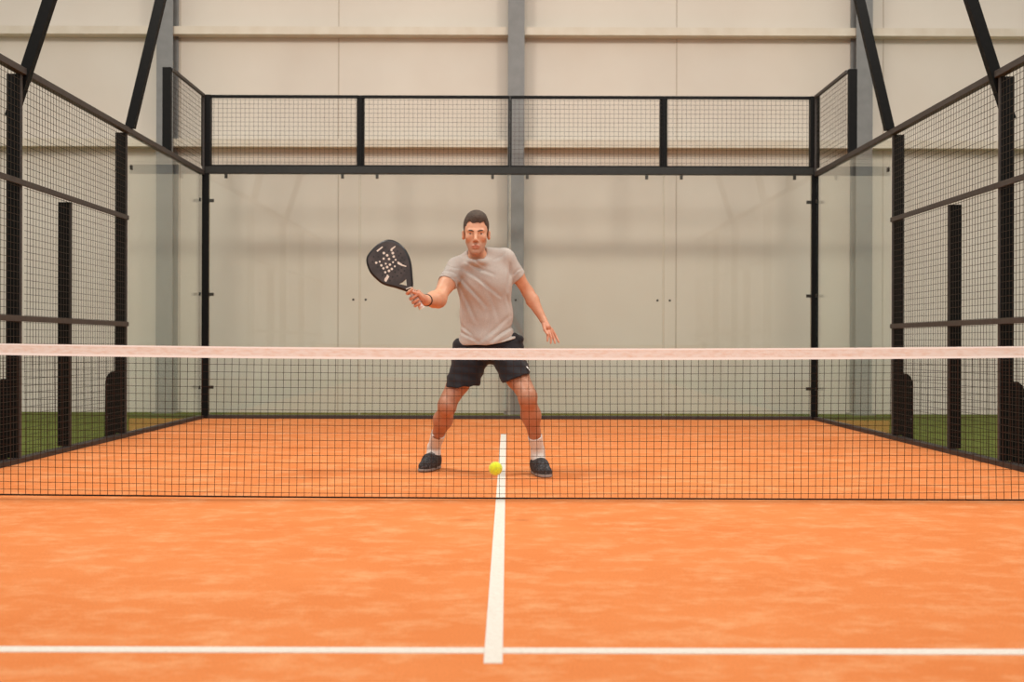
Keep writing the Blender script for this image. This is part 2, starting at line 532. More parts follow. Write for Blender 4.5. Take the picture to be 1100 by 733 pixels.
#PLAYER
# ------------------------------------------------------------------ implicit surface tools (numpy)
class Field:
    def __init__(s, lo, hi, h):
        s.lo = np.array(lo, float); s.h = h
        s.n = np.ceil((np.array(hi)-s.lo)/h).astype(int)+1
        s.V = np.full(tuple(s.n), 1.0, np.float32)
        s.ax = [(s.lo[i]+h*np.arange(s.n[i])).astype(np.float32) for i in range(3)]

    def _sl(s, lo, hi):
        a = np.maximum(0, np.floor((np.array(lo)-s.lo)/s.h).astype(int))
        c = np.minimum(s.n, np.ceil((np.array(hi)-s.lo)/s.h).astype(int)+1)
        if np.any(c <= a): return None, None
        sl = tuple(slice(a[i], c[i]) for i in range(3))
        P = (s.ax[0][sl[0]][:, None, None], s.ax[1][sl[1]][None, :, None], s.ax[2][sl[2]][None, None, :])
        return sl, P

    def put(s, lo, hi, fn, k, sub=False):
        m = k+.02
        sl, P = s._sl(np.array(lo)-m, np.array(hi)+m)
        if sl is None: return
        d = fn(*P)
        A = s.V[sl]
        if sub:
            s.V[sl] = -smin(-A, d, k)
        else:
            s.V[sl] = smin(A, d, k)

    def cone(s, a, b_, ra, rb, k=.02, sub=False, sy=1.0, clip=None):
        a = np.array(a, float); b_ = np.array(b_, float)
        R = max(ra, rb)*max(1, sy)
        def fn(x, y, z):
            ab = b_-a; L2 = float(ab@ab)+1e-9
            px, py, pz = x-a[0], y-a[1], z-a[2]
            t_ = np.clip((px*ab[0]+py*ab[1]+pz*ab[2])/L2, 0, 1)
            dx, dy, dz = px-t_*ab[0], (py-t_*ab[1])/sy, pz-t_*ab[2]
            d = np.sqrt(dx*dx+dy*dy+dz*dz)-(ra+(rb-ra)*t_)
            if clip is not None:
                for (c0, n_) in clip:
                    n_ = np.array(n_, float)/np.linalg.norm(n_)
                    d = np.maximum(d, (x-c0[0])*n_[0]+(y-c0[1])*n_[1]+(z-c0[2])*n_[2])
            return d
        s.put(np.minimum(a, b_)-R, np.maximum(a, b_)+R, fn, k, sub)

    def ell(s, c, r, k=.02, sub=False, rot=None):
        c = np.array(c, float); r = np.array(r, float)
        Rm = np.array(Matrix.Identity(3) if rot is None else rot.to_matrix() if hasattr(rot, 'to_matrix') else rot).T
        def fn(x, y, z):
            X, Y, Z = x-c[0], y-c[1], z-c[2]
            u = Rm[0, 0]*X+Rm[0, 1]*Y+Rm[0, 2]*Z
            v = Rm[1, 0]*X+Rm[1, 1]*Y+Rm[1, 2]*Z
            w = Rm[2, 0]*X+Rm[2, 1]*Y+Rm[2, 2]*Z
            k0 = np.sqrt((u/r[0])**2+(v/r[1])**2+(w/r[2])**2)
            k1 = np.sqrt((u/r[0]**2)**2+(v/r[1]**2)**2+(w/r[2]**2)**2)+1e-9
            return k0*(k0-1)/k1
        R = max(r) if rot is not None else r
        s.put(c-R, c+R, fn, k, sub)

    def func(s, fn, lo, hi):
        """V = fn(V, x, y, z) in a box"""
        sl, P = s._sl(lo, hi)
        s.V[sl] = fn(s.V[sl], *P)

    def mesh(s):
        V = s.V; n = s.n
        S = V < 0
        c = np.zeros(tuple(n-1), np.uint8)
        for i in (0, 1):
            for j in (0, 1):
                for k in (0, 1):
                    c += S[i:n[0]-1+i, j:n[1]-1+j, k:n[2]-1+k]
        idx = np.argwhere((c > 0) & (c < 8))
        idm = np.full(tuple(n-1), -1, np.int32)
        idm[idx[:, 0], idx[:, 1], idx[:, 2]] = np.arange(len(idx))
        acc = np.zeros((len(idx), 3)); cnt = np.zeros(len(idx))
        corners = [(i, j, k) for i in (0, 1) for j in (0, 1) for k in (0, 1)]
        for a in corners:
            for ax in range(3):
                if a[ax]: continue
                b_ = list(a); b_[ax] = 1
                va = V[idx[:, 0]+a[0], idx[:, 1]+a[1], idx[:, 2]+a[2]]
                vb = V[idx[:, 0]+b_[0], idx[:, 1]+b_[1], idx[:, 2]+b_[2]]
                m = (va < 0) != (vb < 0)
                t_ = va/(va-vb+1e-12)
                pt = np.tile(np.array(a, float), (len(idx), 1))
                pt[:, ax] += t_
                acc[m] += pt[m]; cnt[m] += 1
        verts = (idx+acc/cnt[:, None])*s.h+s.lo
        faces = []
        for ax in range(3):
            sa = [slice(None)]*3; sb = [slice(None)]*3
            sa[ax] = slice(0, n[ax]-1); sb[ax] = slice(1, n[ax])
            A = S[tuple(sa)]; B = S[tuple(sb)]
            e = np.argwhere(A != B)
            o1, o2 = [(1, 2), (2, 0), (0, 1)][ax]
            ok = (e[:, o1] > 0) & (e[:, o2] > 0) & (e[:, o1] < n[o1]-1) & (e[:, o2] < n[o2]-1)
            e = e[ok]
            inside = A[e[:, 0], e[:, 1], e[:, 2]]
            q = []
            for d1, d2 in ((-1, -1), (0, -1), (0, 0), (-1, 0)):
                g_ = e.copy(); g_[:, o1] += d1; g_[:, o2] += d2
                q.append(idm[g_[:, 0], g_[:, 1], g_[:, 2]])
            q = np.stack(q, 1)
            q[~inside] = q[~inside][:, ::-1]
            faces.append(q)
        faces = np.concatenate(faces)
        return verts, faces


def smin(a, b_, k):
    h = np.maximum(k-np.abs(a-b_), 0)/max(k, 1e-6)
    return np.minimum(a, b_)-h*h*k*.25


def emit(name, verts, faces, m, parent, origin, smooth_it=1, colors=None, drop=True):
    verts = verts.copy()
    # light relaxation of the surface
    for _ in range(smooth_it):
        acc = np.zeros_like(verts); cnt = np.zeros(len(verts))
        for i in range(4):
            a = faces[:, i]; c = faces[:, (i+1) % 4]
            np.add.at(acc, a, verts[c]); np.add.at(cnt, a, 1)
            np.add.at(acc, c, verts[a]); np.add.at(cnt, c, 1)
        verts = verts*.5+.5*acc/np.maximum(cnt, 1)[:, None]
    me = bpy.data.meshes.new(name)
    me.from_pydata((verts-np.array(origin)).tolist(), [], faces.tolist())
    me.update()
    for p_ in me.polygons: p_.use_smooth = True
    me.materials.append(m)
    if colors is not None:
        ca = me.color_attributes.new('tint', 'FLOAT_COLOR', 'POINT')
        cc = colors(verts)
        ca.data.foreach_set('color', np.concatenate([cc, np.ones((len(cc), 1))], 1).astype(np.float32).ravel())
    o = bpy.data.objects.new(name, me)
    col.objects.link(o)
    o.parent = parent
    return o


def Q(px, v, Y):
    return np.array(at(px, v, Y))


# ------------------------------------------------------------------ the player
PO = np.array((-.09, 7.3, 0.0))
man = thing('person', 'man in grey t-shirt and black shorts crouching ready behind the net, racket held out', 'person', tuple(PO))
M_skin = mat('skin', srgb(212, 158, 126), .5, attr='tint', sss=.06, noise=(35, srgb(204, 146, 114), .35, .7))
M_shirt = mat('heather_grey_jersey', srgb(190, 180, 172), .92, noise=(260, srgb(168, 158, 150), .35, .7), bump=(500, .15), sheen=.15, spec=.1)
M_short = mat('black_sport_fabric', srgb(30, 28, 32), .8, noise=(12, srgb(38, 36, 40), .4, .7), sheen=.1, spec=.2)
M_hair = mat('dark_brown_hair', srgb(56, 43, 34), .6, noise=(120, srgb(92, 73, 58), .4, .7), bump=(220, .6))
M_sock = mat('white_ribbed_sock', srgb(228, 222, 214), .9, bump=(160, .4))
M_shoe = mat('black_knit_shoe', srgb(40, 40, 42), .75, noise=(80, srgb(96, 96, 98), .48, .72))
M_sole = mat('shoe_sole_white', srgb(150, 142, 136), .7)

# joints
HC = Q(510.8, 250, 7.02)                      # middle of the face
NECK0, NECK1 = Q(512.5, 285, 7.17), Q(511, 262, 7.09)
SHR, SHL = Q(490.5, 286.5, 7.17), Q(543.5, 278, 7.22)       # his right (photo left), his left
ELR, WRR = Q(470.5, 321.5, 6.98), Q(457.5, 323.0, 6.79)
ELL_, WRL = Q(567, 314, 7.28), Q(583.5, 343.5, 7.2)
HIPR, HIPL = Q(508, 380, 7.33), Q(543, 380, 7.28)
KNR, KNL = Q(480.5, 437, 7.19), Q(567, 428, 7.0)
ANR, ANL = Q(466.5, 481, 7.5), Q(578, 484, 7.22)
TOR = np.array(((455.5-VPX)*7.33/FPX, 7.33, .035)); TOL = np.array(((587-VPX)*7.03/FPX, 7.03, .035))

F = Field((-.66, 6.62, -.0), (.40, 7.72, 1.76), .0036)
lerp = lambda a, b_, t_: a+(b_-a)*t_
# legs
for (hp, kn, an, to, sd) in ((HIPR, KNR, ANR, TOR, -1), (HIPL, KNL, ANL, TOL, 1)):
    F.cone(hp, lerp(hp, kn, .55), .080, .070, .03)
    F.cone(lerp(hp, kn, .55), kn+(0, .01, .02), .070, .058, .03)
    F.ell(kn+(0, -.012, 0), (.047, .045, .055), .03)
    cb = lerp(kn, an, .32)+np.array((0, .022, 0))
    F.cone(kn+(0, .012, -.01), cb, .052, .060, .03)
    F.cone(cb, lerp(kn, an, .70), .060, .036, .03)
    F.cone(lerp(kn, an, .65), an, .037, .033, .02)
    F.cone(an, an+(to-an)*(.2, .2, 1)+np.array((0, .03, .012)), .036, .034, .02)
    F.cone(an+(0, 0, -.05), to+(0, .04, .012), .034, .024, .03)
# torso
F.ell(Q(525, 371, 7.3), (.150, .095, .10), .05)
F.ell(Q(523, 340, 7.27), (.142, .095, .15), .05)
F.ell(Q(520, 302, 7.22), (.158, .105, .14), .06)
F.cone(SHR, SHL, .046, .046, .05)
# neck and head
F.cone(NECK0, NECK1+(0, .0, .03), .053, .052, .03)
F.cone(Q(498, 286, 7.2), Q(508, 276, 7.16), .03, .025, .03)
F.cone(Q(538, 279, 7.22), Q(516, 273, 7.16), .03, .025, .03)
hx, hy, hz = HC
F.ell((hx, hy+.085, hz+.050), (.0765, .097, .088), .02)                     # skull
F.ell((hx, hy+.037, hz-.002), (.065, .060, .082), .03)                     # face mass
F.cone((hx-.043, hy+.058, hz-.055), (hx-.018, hy+.014, hz-.120), .019, .017, .03)   # jaw
F.cone((hx+.043, hy+.058, hz-.055), (hx+.018, hy+.014, hz-.120), .019, .017, .03)
F.ell((hx, hy+.020, hz-.088), (.042, .042, .045), .03)
F.ell((hx, hy-.008, hz-.126), (.020, .017, .016), .018)                    # chin
for sd in (-1, 1):
    F.ell((hx+sd*.047, hy+.014, hz-.032), (.018, .020, .018), .024)        # cheekbones
    F.cone((hx+sd*.012, hy-.018, hz+.010), (hx+sd*.046, hy-.006, hz+.012), .009, .008, .014)   # brow ridge
    F.ell((hx+sd*.034, hy-.026, hz-.009), (.017, .012, .008), .012, sub=True)    # sockets
    F.ell((hx+sd*.081, hy+.083, hz-.008), (.010, .021, .031), .006, rot=Matrix.Rotation(sd*.55, 3, 'Z'))      # ears
    F.ell((hx+sd*.090, hy+.072, hz-.008), (.005, .011, .017), .005, sub=True)
    F.ell((hx+sd*.0125, hy-.026, hz-.056), (.008, .010, .007), .006)        # nostril wings
F.cone((hx, hy-.016, hz+.006), (hx, hy-.042, hz-.048), .0085, .0115, .014)    # nose
F.ell((hx, hy-.020, hz-.086), (.024, .012, .006), .008)                    # lips
F.ell((hx, hy-.019, hz-.098), (.020, .012, .007), .008)
F.ell((hx, hy-.036, hz-.0915), (.022, .008, .0018), .003, sub=True)

# his left arm, hanging beside the body
F.cone(SHL, lerp(SHL, ELL_, .5), .046, .041, .03)
F.cone(lerp(SHL, ELL_, .5), ELL_, .041, .036, .03)
F.cone(ELL_, lerp(ELL_, WRL, .3), .037, .041, .02)
F.cone(lerp(ELL_, WRL, .3), WRL, .041, .023, .02)
pal = Q(588, 351.5, 7.15)
F.cone(WRL, pal, .022, .022, .012)
F.cone(Q(586.5, 351.5, 7.15), Q(591.5, 354, 7.17), .015, .014, .012)
for pts in (((593, 354.5, 7.17), (597.0, 361, 7.17), (600.3, 367.6, 7.15)),
            ((591.2, 355.5, 7.155), (594.6, 362.5, 7.15), (596.2, 368.6, 7.13)),
            ((589.5, 356, 7.14), (592.0, 362.5, 7.12), (591.6, 368.6, 7.11)),
            ((588, 356, 7.12), (588.6, 361.5, 7.09), (588.0, 366.3, 7.08))):
    a, m_, e = [Q(*q) for q in pts]
    F.cone(a, m_, .0098, .0085, .006); F.cone(m_, e, .0085, .0065, .004)
th = [Q(584, 348.5, 7.14), Q(585.2, 354.5, 7.10), Q(588.2, 359.2, 7.08)]
F.cone(th[0], th[1], .013, .010, .01); F.cone(th[1], th[2], .010, .0075, .004)

# his right arm, bent towards the camera
F.cone(SHR, lerp(SHR, ELR, .55), .050, .048, .03)
F.cone(lerp(SHR, ELR, .55), ELR, .048, .045, .03)
F.ell(ELR+(0, .01, -.008), (.042, .045, .044), .03)
F.cone(ELR, lerp(ELR, WRR, .35), .047, .050, .03)
F.cone(lerp(ELR, WRR, .35), WRR, .049, .029, .02)
# handle frame of the racket
HA, HB = Q(440.5, 311.5, 6.72), Q(452.5, 330.5, 6.74)
ha = (HB-HA)/np.linalg.norm(HB-HA)
hw_ = np.array((0, -1, 0.)); hw_ = hw_-ha*(hw_@ha); hw_ /= np.linalg.norm(hw_)
hu = np.cross(hw_, ha); hu = hu if hu[0] < 0 else -hu              # to the left
GR = .0165
Cp = lerp(HA, HB, .55)
F.cone(WRR, Cp-hu*.030-hw_*.012, .027, .024, .02, )
F.cone(lerp(HA, HB, .22)-hw_*.028-hu*.012, lerp(HA, HB, .82)-hw_*.026-hu*.014, .015, .015, .012)
F.cone(lerp(HA, HB, .30)-hw_*.006-hu*.033, lerp(HA, HB, .75)-hw_*.006-hu*.034, .014, .014, .012)
for i, tt in enumerate((.17, .38, .59, .78)):
    c_ = lerp(HA, HB, tt)
    R_ = GR+.010
    rr = (.0110, .0115, .0112, .0100)[i]
    prev = None
    angs = (-125, -80, -30, 20, 65, (118, 112, 108, 100)[i])
    for j, an in enumerate(angs):
        an = math.radians(an)
        q_ = c_+hu*math.cos(an)*R_*1.08+hw_*math.sin(an)*R_+ha*(-.004 if i == 0 else 0)*j
        if prev is not None: F.cone(prev, q_, rr*(1-.03*j), rr*(1-.04*j), .003)
        prev = q_
tp = [lerp(HA, HB, .66)-hu*.036+hw_*.004, lerp(HA, HB, .36)-hu*.029+hw_*.018, lerp(HA, HB, .16)-hu*.008+hw_*.028]
F.cone(tp[0], tp[1], .0145, .0115, .008); F.cone(tp[1], tp[2], .0112, .0085, .004)
# keep the grip free
F.cone(HA-ha*.02, HB+ha*.03, GR-.001, GR-.001, .001, sub=True)

vb, fb = F.mesh()

def skin_tint(P_):
    c_ = np.ones((len(P_), 3))
    d = P_-HC
    face = (np.abs(d[:, 0]) < .09) & (d[:, 1] < .12) & (d[:, 2] > -.16)
    # stubble
    sm = lambda e0, e1, x: np.clip((x-e0)/(e1-e0), 0, 1)
    st = sm(-.045, -.075, d[:, 2])*sm(.09, .05, d[:, 1])*face
    st = np.maximum(st, .45*sm(.045, .058, np.abs(d[:, 0]))*sm(-.01, -.05, d[:, 2])*face*sm(.10, .07, d[:, 1]))
    st *= 1-.75*np.exp(-((d[:, 0]/.03)**2+((d[:, 2]+.105)/.006)**2))*0
    c_ *= (1-st[:, None]*np.array((.33, .33, .30)))
    # lips
    lip = np.exp(-((d[:, 0]/.026)**4+((d[:, 2]+.0905)/.0115)**4))*(d[:, 1] < 0)*face
    c_ = c_*(1-lip[:, None])+lip[:, None]*np.array((.70, .44, .40))
    # cheeks, nose a little redder
    rd = np.exp(-(((np.abs(d[:, 0])-.04)/.022)**2+((d[:, 2]+.045)/.022)**2))*face*.12
    c_ *= 1-rd[:, None]*np.array((.0, .14, .12))
    # sun-tanned legs, palms and fingers pinker
    leg = sm(.80, .70, P_[:, 2])
    c_ *= 1-leg[:, None]*np.array((.34, .42, .46))
    hand = (np.linalg.norm(P_-Cp, axis=1) < .075) | (np.linalg.norm(P_-Q(590, 357, 7.13), axis=1) < .085)
    c_ *= 1-hand[:, None]*np.array((.02, .12, .10))
    arm = (P_[:, 0] > .02) & (P_[:, 2] < 1.3) & (P_[:, 2] > 1.0)
    c_ *= 1-arm[:, None]*np.array((.05, .12, .15))
    return c_

emit('body', vb, fb, M_skin, man, PO, 1, skin_tint)
del F

# eyes and brows
M_eye = mat('eye_white', srgb(215, 200, 188), .2)
M_lid = mat('eyelid_skin', srgb(120, 76, 56), .6)
M_iris = mat('eye_iris', srgb(46, 34, 28), .2)
def small_ell(name, c_, r_, m, parent, sub=3, org=None):
    bm = bmesh.new()
    bmesh.ops.create_uvsphere(bm, u_segments=20, v_segments=12, radius=1)
    for v_ in bm.verts: v_.co = Vector((v_.co.x*r_[0], v_.co.y*r_[1], v_.co.z*r_[2]))+Vector(c_)-Vector(PO if org is None else org)
    me = bpy.data.meshes.new(name); bm.to_mesh(me); bm.free()
    for p_ in me.polygons: p_.use_smooth = True
    me.materials.append(m)
    o = bpy.data.objects.new(name, me); col.objects.link(o); o.parent = parent
    return o
for sd in (-1, 1):
    e_ = small_ell('eye', (hx+sd*.034, hy-.0035, hz-.0105), (.0125, .0085, .0048), M_eye, man)
    small_ell('iris', (hx+sd*.034, hy-.0100, hz-.0100), (.0052, .003, .0046), M_iris, e_)
    b = MB()
    b.tube([Vector(q)-Vector(PO) for q in ((hx+sd*.0215, hy-.0085, hz-.0068), (hx+sd*.034, hy-.0125, hz-.0042), (hx+sd*.0465, hy-.0035, hz-.0075))], [.0018, .0026, .0018], 8)
    b.build('eyelid', M_lid, man, smooth=True)
    b = MB()
    b.tube([Vector(q)-Vector(PO) for q in ((hx+sd*.012, hy-.0255, hz+.006), (hx+sd*.027, hy-.0225, hz+.0105), (hx+sd*.042, hy-.0145, hz+.012), (hx+sd*.054, hy-.002, hz+.006))], [.0038, .0050, .0044, .002], 8)
    b.build('eyebrow', M_hair, man, smooth=True)

# hair
Hf = Field((hx-.11, hy-.05, hz-.06), (hx+.11, hy+.23, hz+.19), .003)
Hf.ell((hx, hy+.087, hz+.050), (.0822, .104, .099), .01)
Hf.ell((hx+.004, hy+.035, hz+.098), (.050, .055, .036), .04)
def hair_cut(V, x, y, z):
    dx, dy, dz = x-hx, y-hy, z-hz
    # front boundary: hairline high in the middle, sideburns at the temples
    line_z = .060 + .010*np.clip((np.abs(dx)-.028)/.012, 0, 1) - .056*np.clip((np.abs(dx)-.052)/.012, 0, 1) + .003*np.sin(dx*140)
    back = np.clip((dy-.045)/.03, 0, 1)
    line_z = line_z - back*.075 - np.clip((dy-.10)/.03, 0, 1)*.05
    V = np.maximum(V, (line_z-dz)*.8)
    n_ = .0007*np.sin(dx*330+4*np.sin(dz*60))*np.sin(dy*190+dx*80)+.0008*np.sin(dz*310+dx*520+dy*200)
    return V+n_
Hf.func(hair_cut, (hx-.12, hy-.06, hz-.07), (hx+.12, hy+.24, hz+.2))
v_, f_ = Hf.mesh()
emit('hair', v_, f_, M_hair, man, PO, 0)

# t-shirt
S = Field((-.50, 6.95, .70), (.32, 7.55, 1.50), .0045)
S.ell(Q(520.3, 303, 7.215), (.182, .124, .17), .05)
S.ell(Q(522.3, 338, 7.26), (.174, .124, .22), .07)
S.ell(Q(524.3, 368, 7.275), (.196, .150, .10), .07)
S.cone(SHR+(0, 0, -.004), SHL+(0, 0, -.003), .055, .055, .05)
S.cone(Q(496, 281, 7.19), Q(505, 274, 7.17), .040, .036, .03)
S.ell(Q(512, 282, 7.15), (.080, .085, .040), .03)
S.cone(Q(541, 273.5, 7.22), Q(517, 270, 7.16), .038, .03, .03)
ar = (ELR-SHR)/np.linalg.norm(ELR-SHR)
al = (ELL_-SHL)/np.linalg.norm(ELL_-SHL)
cr = lerp(SHR, ELR, .52); cl = lerp(SHL, ELL_, .56)
S.cone(SHR, SHR+ar*.24, .058, .066, .03)
S.cone(SHL, SHL+al*.26, .054, .055, .03)
CREASE = [(494, 297, 522, 330, 2.0, 6), (490, 302, 512, 345, 2.2, 6), (496, 288, 538, 318, 1.9, 5), (499, 281, 530, 296, 1.8, 4.5),
          (497, 318, 500, 352, 1.6, 4), (504, 276, 520, 287, 1.5, 3.5), (547, 283, 546, 312, 1.8, 5), (545, 318, 549, 345, 1.5, 3.5),
          (528, 367, 554, 347, 1.7, 6), (536, 369, 557, 356, 1.6, 6), (512, 369, 548, 340, 2.0, 3.5), (494, 356, 514, 368, 1.6, 4.5),
          (494, 348, 508, 362, 1.6, 3.5), (474, 296, 490, 302, 1.0, 4), (476, 291, 491, 296, 1.1, 4), (480, 286, 492, 290, 1.1, 3.5),
          (551, 294, 560, 288, 1.0, 3), (530, 280, 542, 272, 1.6, 2.5), (520, 300, 536, 345, 2.4, 2.5), (527, 330, 520, 366, 2.2, 2.5)]
def folds(V, x, y, z):
    front = np.clip((7.30-y)/.05, 0, 1)
    D = 0
    for (x1, v1, x2, v2, w_, am) in CREASE:
        a_ = Q(x1, v1, 7.14); c_ = Q(x2, v2, 7.14)
        ux, uz = c_[0]-a_[0], c_[2]-a_[2]; L2 = ux*ux+uz*uz
        tt = ((x-a_[0])*ux+(z-a_[2])*uz)/L2
        bend = .004*np.sin(tt*5+x1)
        tc_ = np.clip(tt, 0, 1)
        dx, dz = x-a_[0]-tc_*ux, z-a_[2]-tc_*uz
        sg = (dx*uz-dz*ux)/math.sqrt(L2)+bend
        d2 = sg*sg+np.maximum(0, dx*dx+dz*dz-(dx*uz-dz*ux)**2/L2)
        w = w_*.0054
        fade = .35+.65*np.sin(np.pi*np.clip(tt*.9+.05, 0, 1))
        D = D+am*.0016*fade*(np.exp(-d2/(w*w))-.55*np.exp(-((sg-1.9*w)**2+np.maximum(0, d2-sg*sg))/(w*w*1.6)))
    return V+D*front+.0015*np.sin(x*38+z*21)*np.sin(z*27-x*12)
S.func(folds, (-.6, 6.9, .6), (.4, 7.6, 1.6))
# hems of the sleeves: trim and hollow
def sleeve_trim(c0, n_, arm_side):
    n_ = np.array(n_, float); n_ /= np.linalg.norm(n_)
    def fn(V, x, y, z):
        d = (x-c0[0])*n_[0]+(y-c0[1])*n_[1]+(z-c0[2])*n_[2]
        near = np.sqrt((x-c0[0])**2+(y-c0[1])**2+(z-c0[2])**2) < .16
        return np.where(near & arm_side(x, z), np.maximum(V, d), V)
    S.func(fn, c0-.17, c0+.17)
sleeve_trim(cr, ar, lambda x, z: x < Q(490.5, 300, 7.15)[0])
sleeve_trim(cl, al+np.array((.0, 0, .25)), lambda x, z: x > Q(550.0, 300, 7.2)[0])
S.cone(cr-ar*.012, cr+ar*.1, .052, .054, .003, sub=True)
S.cone(cl-al*.012, cl+al*.1, .042, .044, .003, sub=True)
# neck opening
S.cone(Q(511.8, 268.2, 7.11), Q(511.5, 250, 7.06), .073, .09, .004, sub=True)
hemc = Q(522, 371.5, 7.17)
def hem(V, x, y, z):
    zz = hemc[2]+np.where(x > hemc[0], (x-hemc[0])*.22, (hemc[0]-x)*.02)+.003*np.sin(x*26)
    return np.maximum(V, zz-z)
S.func(hem, (-.6, 6.9, .6), (.4, 7.6, 1.6))
S.ell(Q(524.5, 380, 7.29), (.180, .116, .10), .004, sub=True)
v_, f_ = S.mesh()
emit('t_shirt', v_, f_, M_shirt, man, PO, 1)

# shorts
K = Field((-.48, 6.95, .48), (.30, 7.60, .95), .005)
K.ell(Q(525.5, 377, 7.29), (.208, .130, .080), .03)
K.cone(Q(503, 375, 7.30), Q(545, 372, 7.29), .105, .105, .04)
kr1 = Q(493.5, 428, 7.222); kl1 = Q(562.5, 424, 7.035)
cutR = Q(497, 415.5, 7.24); cutL = Q(560, 404.5, 7.12)
K.cone(Q(507, 376, 7.31), kr1, .112, .106, .03, clip=[(cutR, (0.05, 0, -1))])
K.cone(Q(543, 378, 7.28), kl1, .106, .094, .02, clip=[(cutL, (.36, -.06, -.93))])
K.cone(Q(497, 413.5, 7.24), Q(494.5, 440, 7.22), .072, .094, .003, sub=True)
K.cone(Q(558, 413, 7.11), Q(561, 434, 7.05), .066, .082, .003, sub=True)
def kf(V, x, y, z):
    V = np.maximum(V, z-(Q(525, 360, 7.29)[2]+(x+.12)*.10))
    return V+.003*np.sin(x*70+z*25+y*30)*np.clip((.80-z)/.1, 0, 1)+.002*np.sin(z*110+x*20)
K.func(kf, (-.6, 6.9, .4), (.4, 7.7, 1.))
# rolled waistband
import itertools
ring = []
for i in range(28):
    an = 2*math.pi*i/28
    c0 = Q(525.6, 366.5, 7.29)
    ring.append(c0+np.array((math.cos(an)*.207, math.sin(an)*.122, math.cos(an)*.016+math.sin(an)*.030-.004)))
for i in range(28): K.cone(ring[i], ring[(i+1) % 28], .019, .019, .006)
v_, f_ = K.mesh()
sh = emit('shorts', v_, f_, M_short, man, PO, 1)
M_logo = mat('white_print', srgb(232, 228, 224), .6)
from mathutils.bvhtree import BVHTree
bv = BVHTree.FromPolygons([Vector(q) for q in v_], [tuple(int(k) for k in q) for q in f_])
lv = []
for (a_, c_) in ((564.6, 393.4), (566.4, 393.2), (569.4, 398.6), (568.0, 397.4), (566.0, 395.4)):
    d_ = at(a_, c_, 7.0)-Vector((0, 0, CAMH))
    hit = bv.ray_cast(Vector((0, 0, CAMH)), d_.normalized())[0]
    lv.append((hit if hit is not None else at(a_, c_, 7.03))-d_.normalized()*.004)
MB().prism(lv, (0, .003, 0)).build('emblem', M_logo, sh, off=PO)

# socks and shoes
for (kn, an, to, nm) in ((KNR, ANR, TOR, 'r'), (KNL, ANL, TOL, 'l')):
    Fs = Field(an-(.12, .14, .13), an+(.16, .18, .24), .0035)
    up_ = lerp(an, kn, .45)
    cutp = lerp(an, kn, .36 if nm == 'r' else .285)
    d_ = (kn-an)/np.linalg.norm(kn-an)
    Fs.cone(an+(0, .0, -.04), an, .041, .041, .01)
    Fs.cone(an, an+(to-an)*(.2, .2, 1)+np.array((0, .03, .012)), .041, .038, .02)
    Fs.cone(an+(0, 0, -.05), an+(to-an)*(.5, .5, .8), .040, .034, .02)
    Fs.cone(an, up_, .040, .051, .01, clip=[(cutp, d_)])
    rib = lambda V, x, y, z: V+.0009*np.sin(np.arctan2(y-an[1], x-an[0])*26)
    Fs.func(rib, an-.3, an+.3)
    v_, f_ = Fs.mesh()
    emit('sock', v_, f_, M_sock, man, PO, 0)
    # shoe: frame from heel to toe on the floor
    fw = np.array((to[0]-an[0], to[1]-an[1], 0)); fw /= np.linalg.norm(fw)
    rt = np.array((-fw[1], fw[0], 0))
    heel = np.array((an[0], an[1], 0))-fw*.045
    pt = lambda f, r_, z: heel+fw*f+rt*r_+np.array((0, 0, z))
    Fu = Field(pt(.13, 0, 0)-(.24, .24, .0), pt(.13, 0, .2)+(.24, .24, 0), .0035)
    Fu.cone(pt(.015, 0, .062), pt(.045, 0, .090), .036, .036, .02)
    Fu.cone(pt(.045, 0, .070), pt(.13, 0, .068), .048, .044, .03)
    Fu.cone(pt(.13, 0, .056), pt(.225, .004, .036), .046, .034, .03)
    Fu.cone(pt(.12, .016, .034), pt(.21, .012, .032), .037, .032, .02)
    Fu.cone(pt(.12, -.014, .034), pt(.20, -.014, .032), .036, .030, .02)
    Fu.cone(pt(.01, 0, .035), pt(.06, 0, .035), .036, .038, .02)
    Fu.cone(pt(.025, 0, .115), pt(.07, 0, .118), .030, .036, .01, sub=True)
    Fu.func(lambda V, x, y, z: np.maximum(V, .016-z), pt(.1, 0, 0)-.5, pt(.1, 0, 0)+.5)
    v_, f_ = Fu.mesh()
    so = emit('shoe', v_, f_, M_shoe, man, PO, 1)
    prof = [(-.022, 0), (-.018, .022), (0, .036), (.05, .040), (.10, .040), (.15, .049), (.20, .051), (.235, .042), (.257, .022), (.264, 0),
            (.257, -.022), (.235, -.038), (.20, -.045), (.15, -.046), (.10, -.038), (.05, -.038), (0, -.035), (-.018, -.022)]
    b = MB()
    b.prism([Vector(pt(f, r_, .004)) for f, r_ in prof], (0, 0, .018))
    b.build('sole', M_sole, so, off=PO, bevel=.004, smooth=False)
    b = MB()
    for i in range(5):
        f0 = .095+.020*i
        zz = .119-.0085*i-.00025*i*i*2
        b.tube([Vector(pt(f0, -.026, zz-.012)-PO), Vector(pt(f0+.004, 0, zz)-PO), Vector(pt(f0, .026, zz-.012)-PO)], .0028, 6)
    b.build('laces', M_shoe, so)

# wristband
rg = []
fd = (WRR-ELR)/np.linalg.norm(WRR-ELR)
e1 = np.cross(fd, (0, 0, 1)); e1 /= np.linalg.norm(e1); e2 = np.cross(fd, e1)
cw = WRR-fd*.012
b = MB()
b.tube([Vector(cw-PO+(e1*math.cos(a_)+e2*math.sin(a_))*.034) for a_ in [2*math.pi*i/24 for i in range(24)]], .0045, 8, closed=True)
b.build('wristband', mat('black_wrist_strap', srgb(24, 22, 22), .7), man, smooth=True)

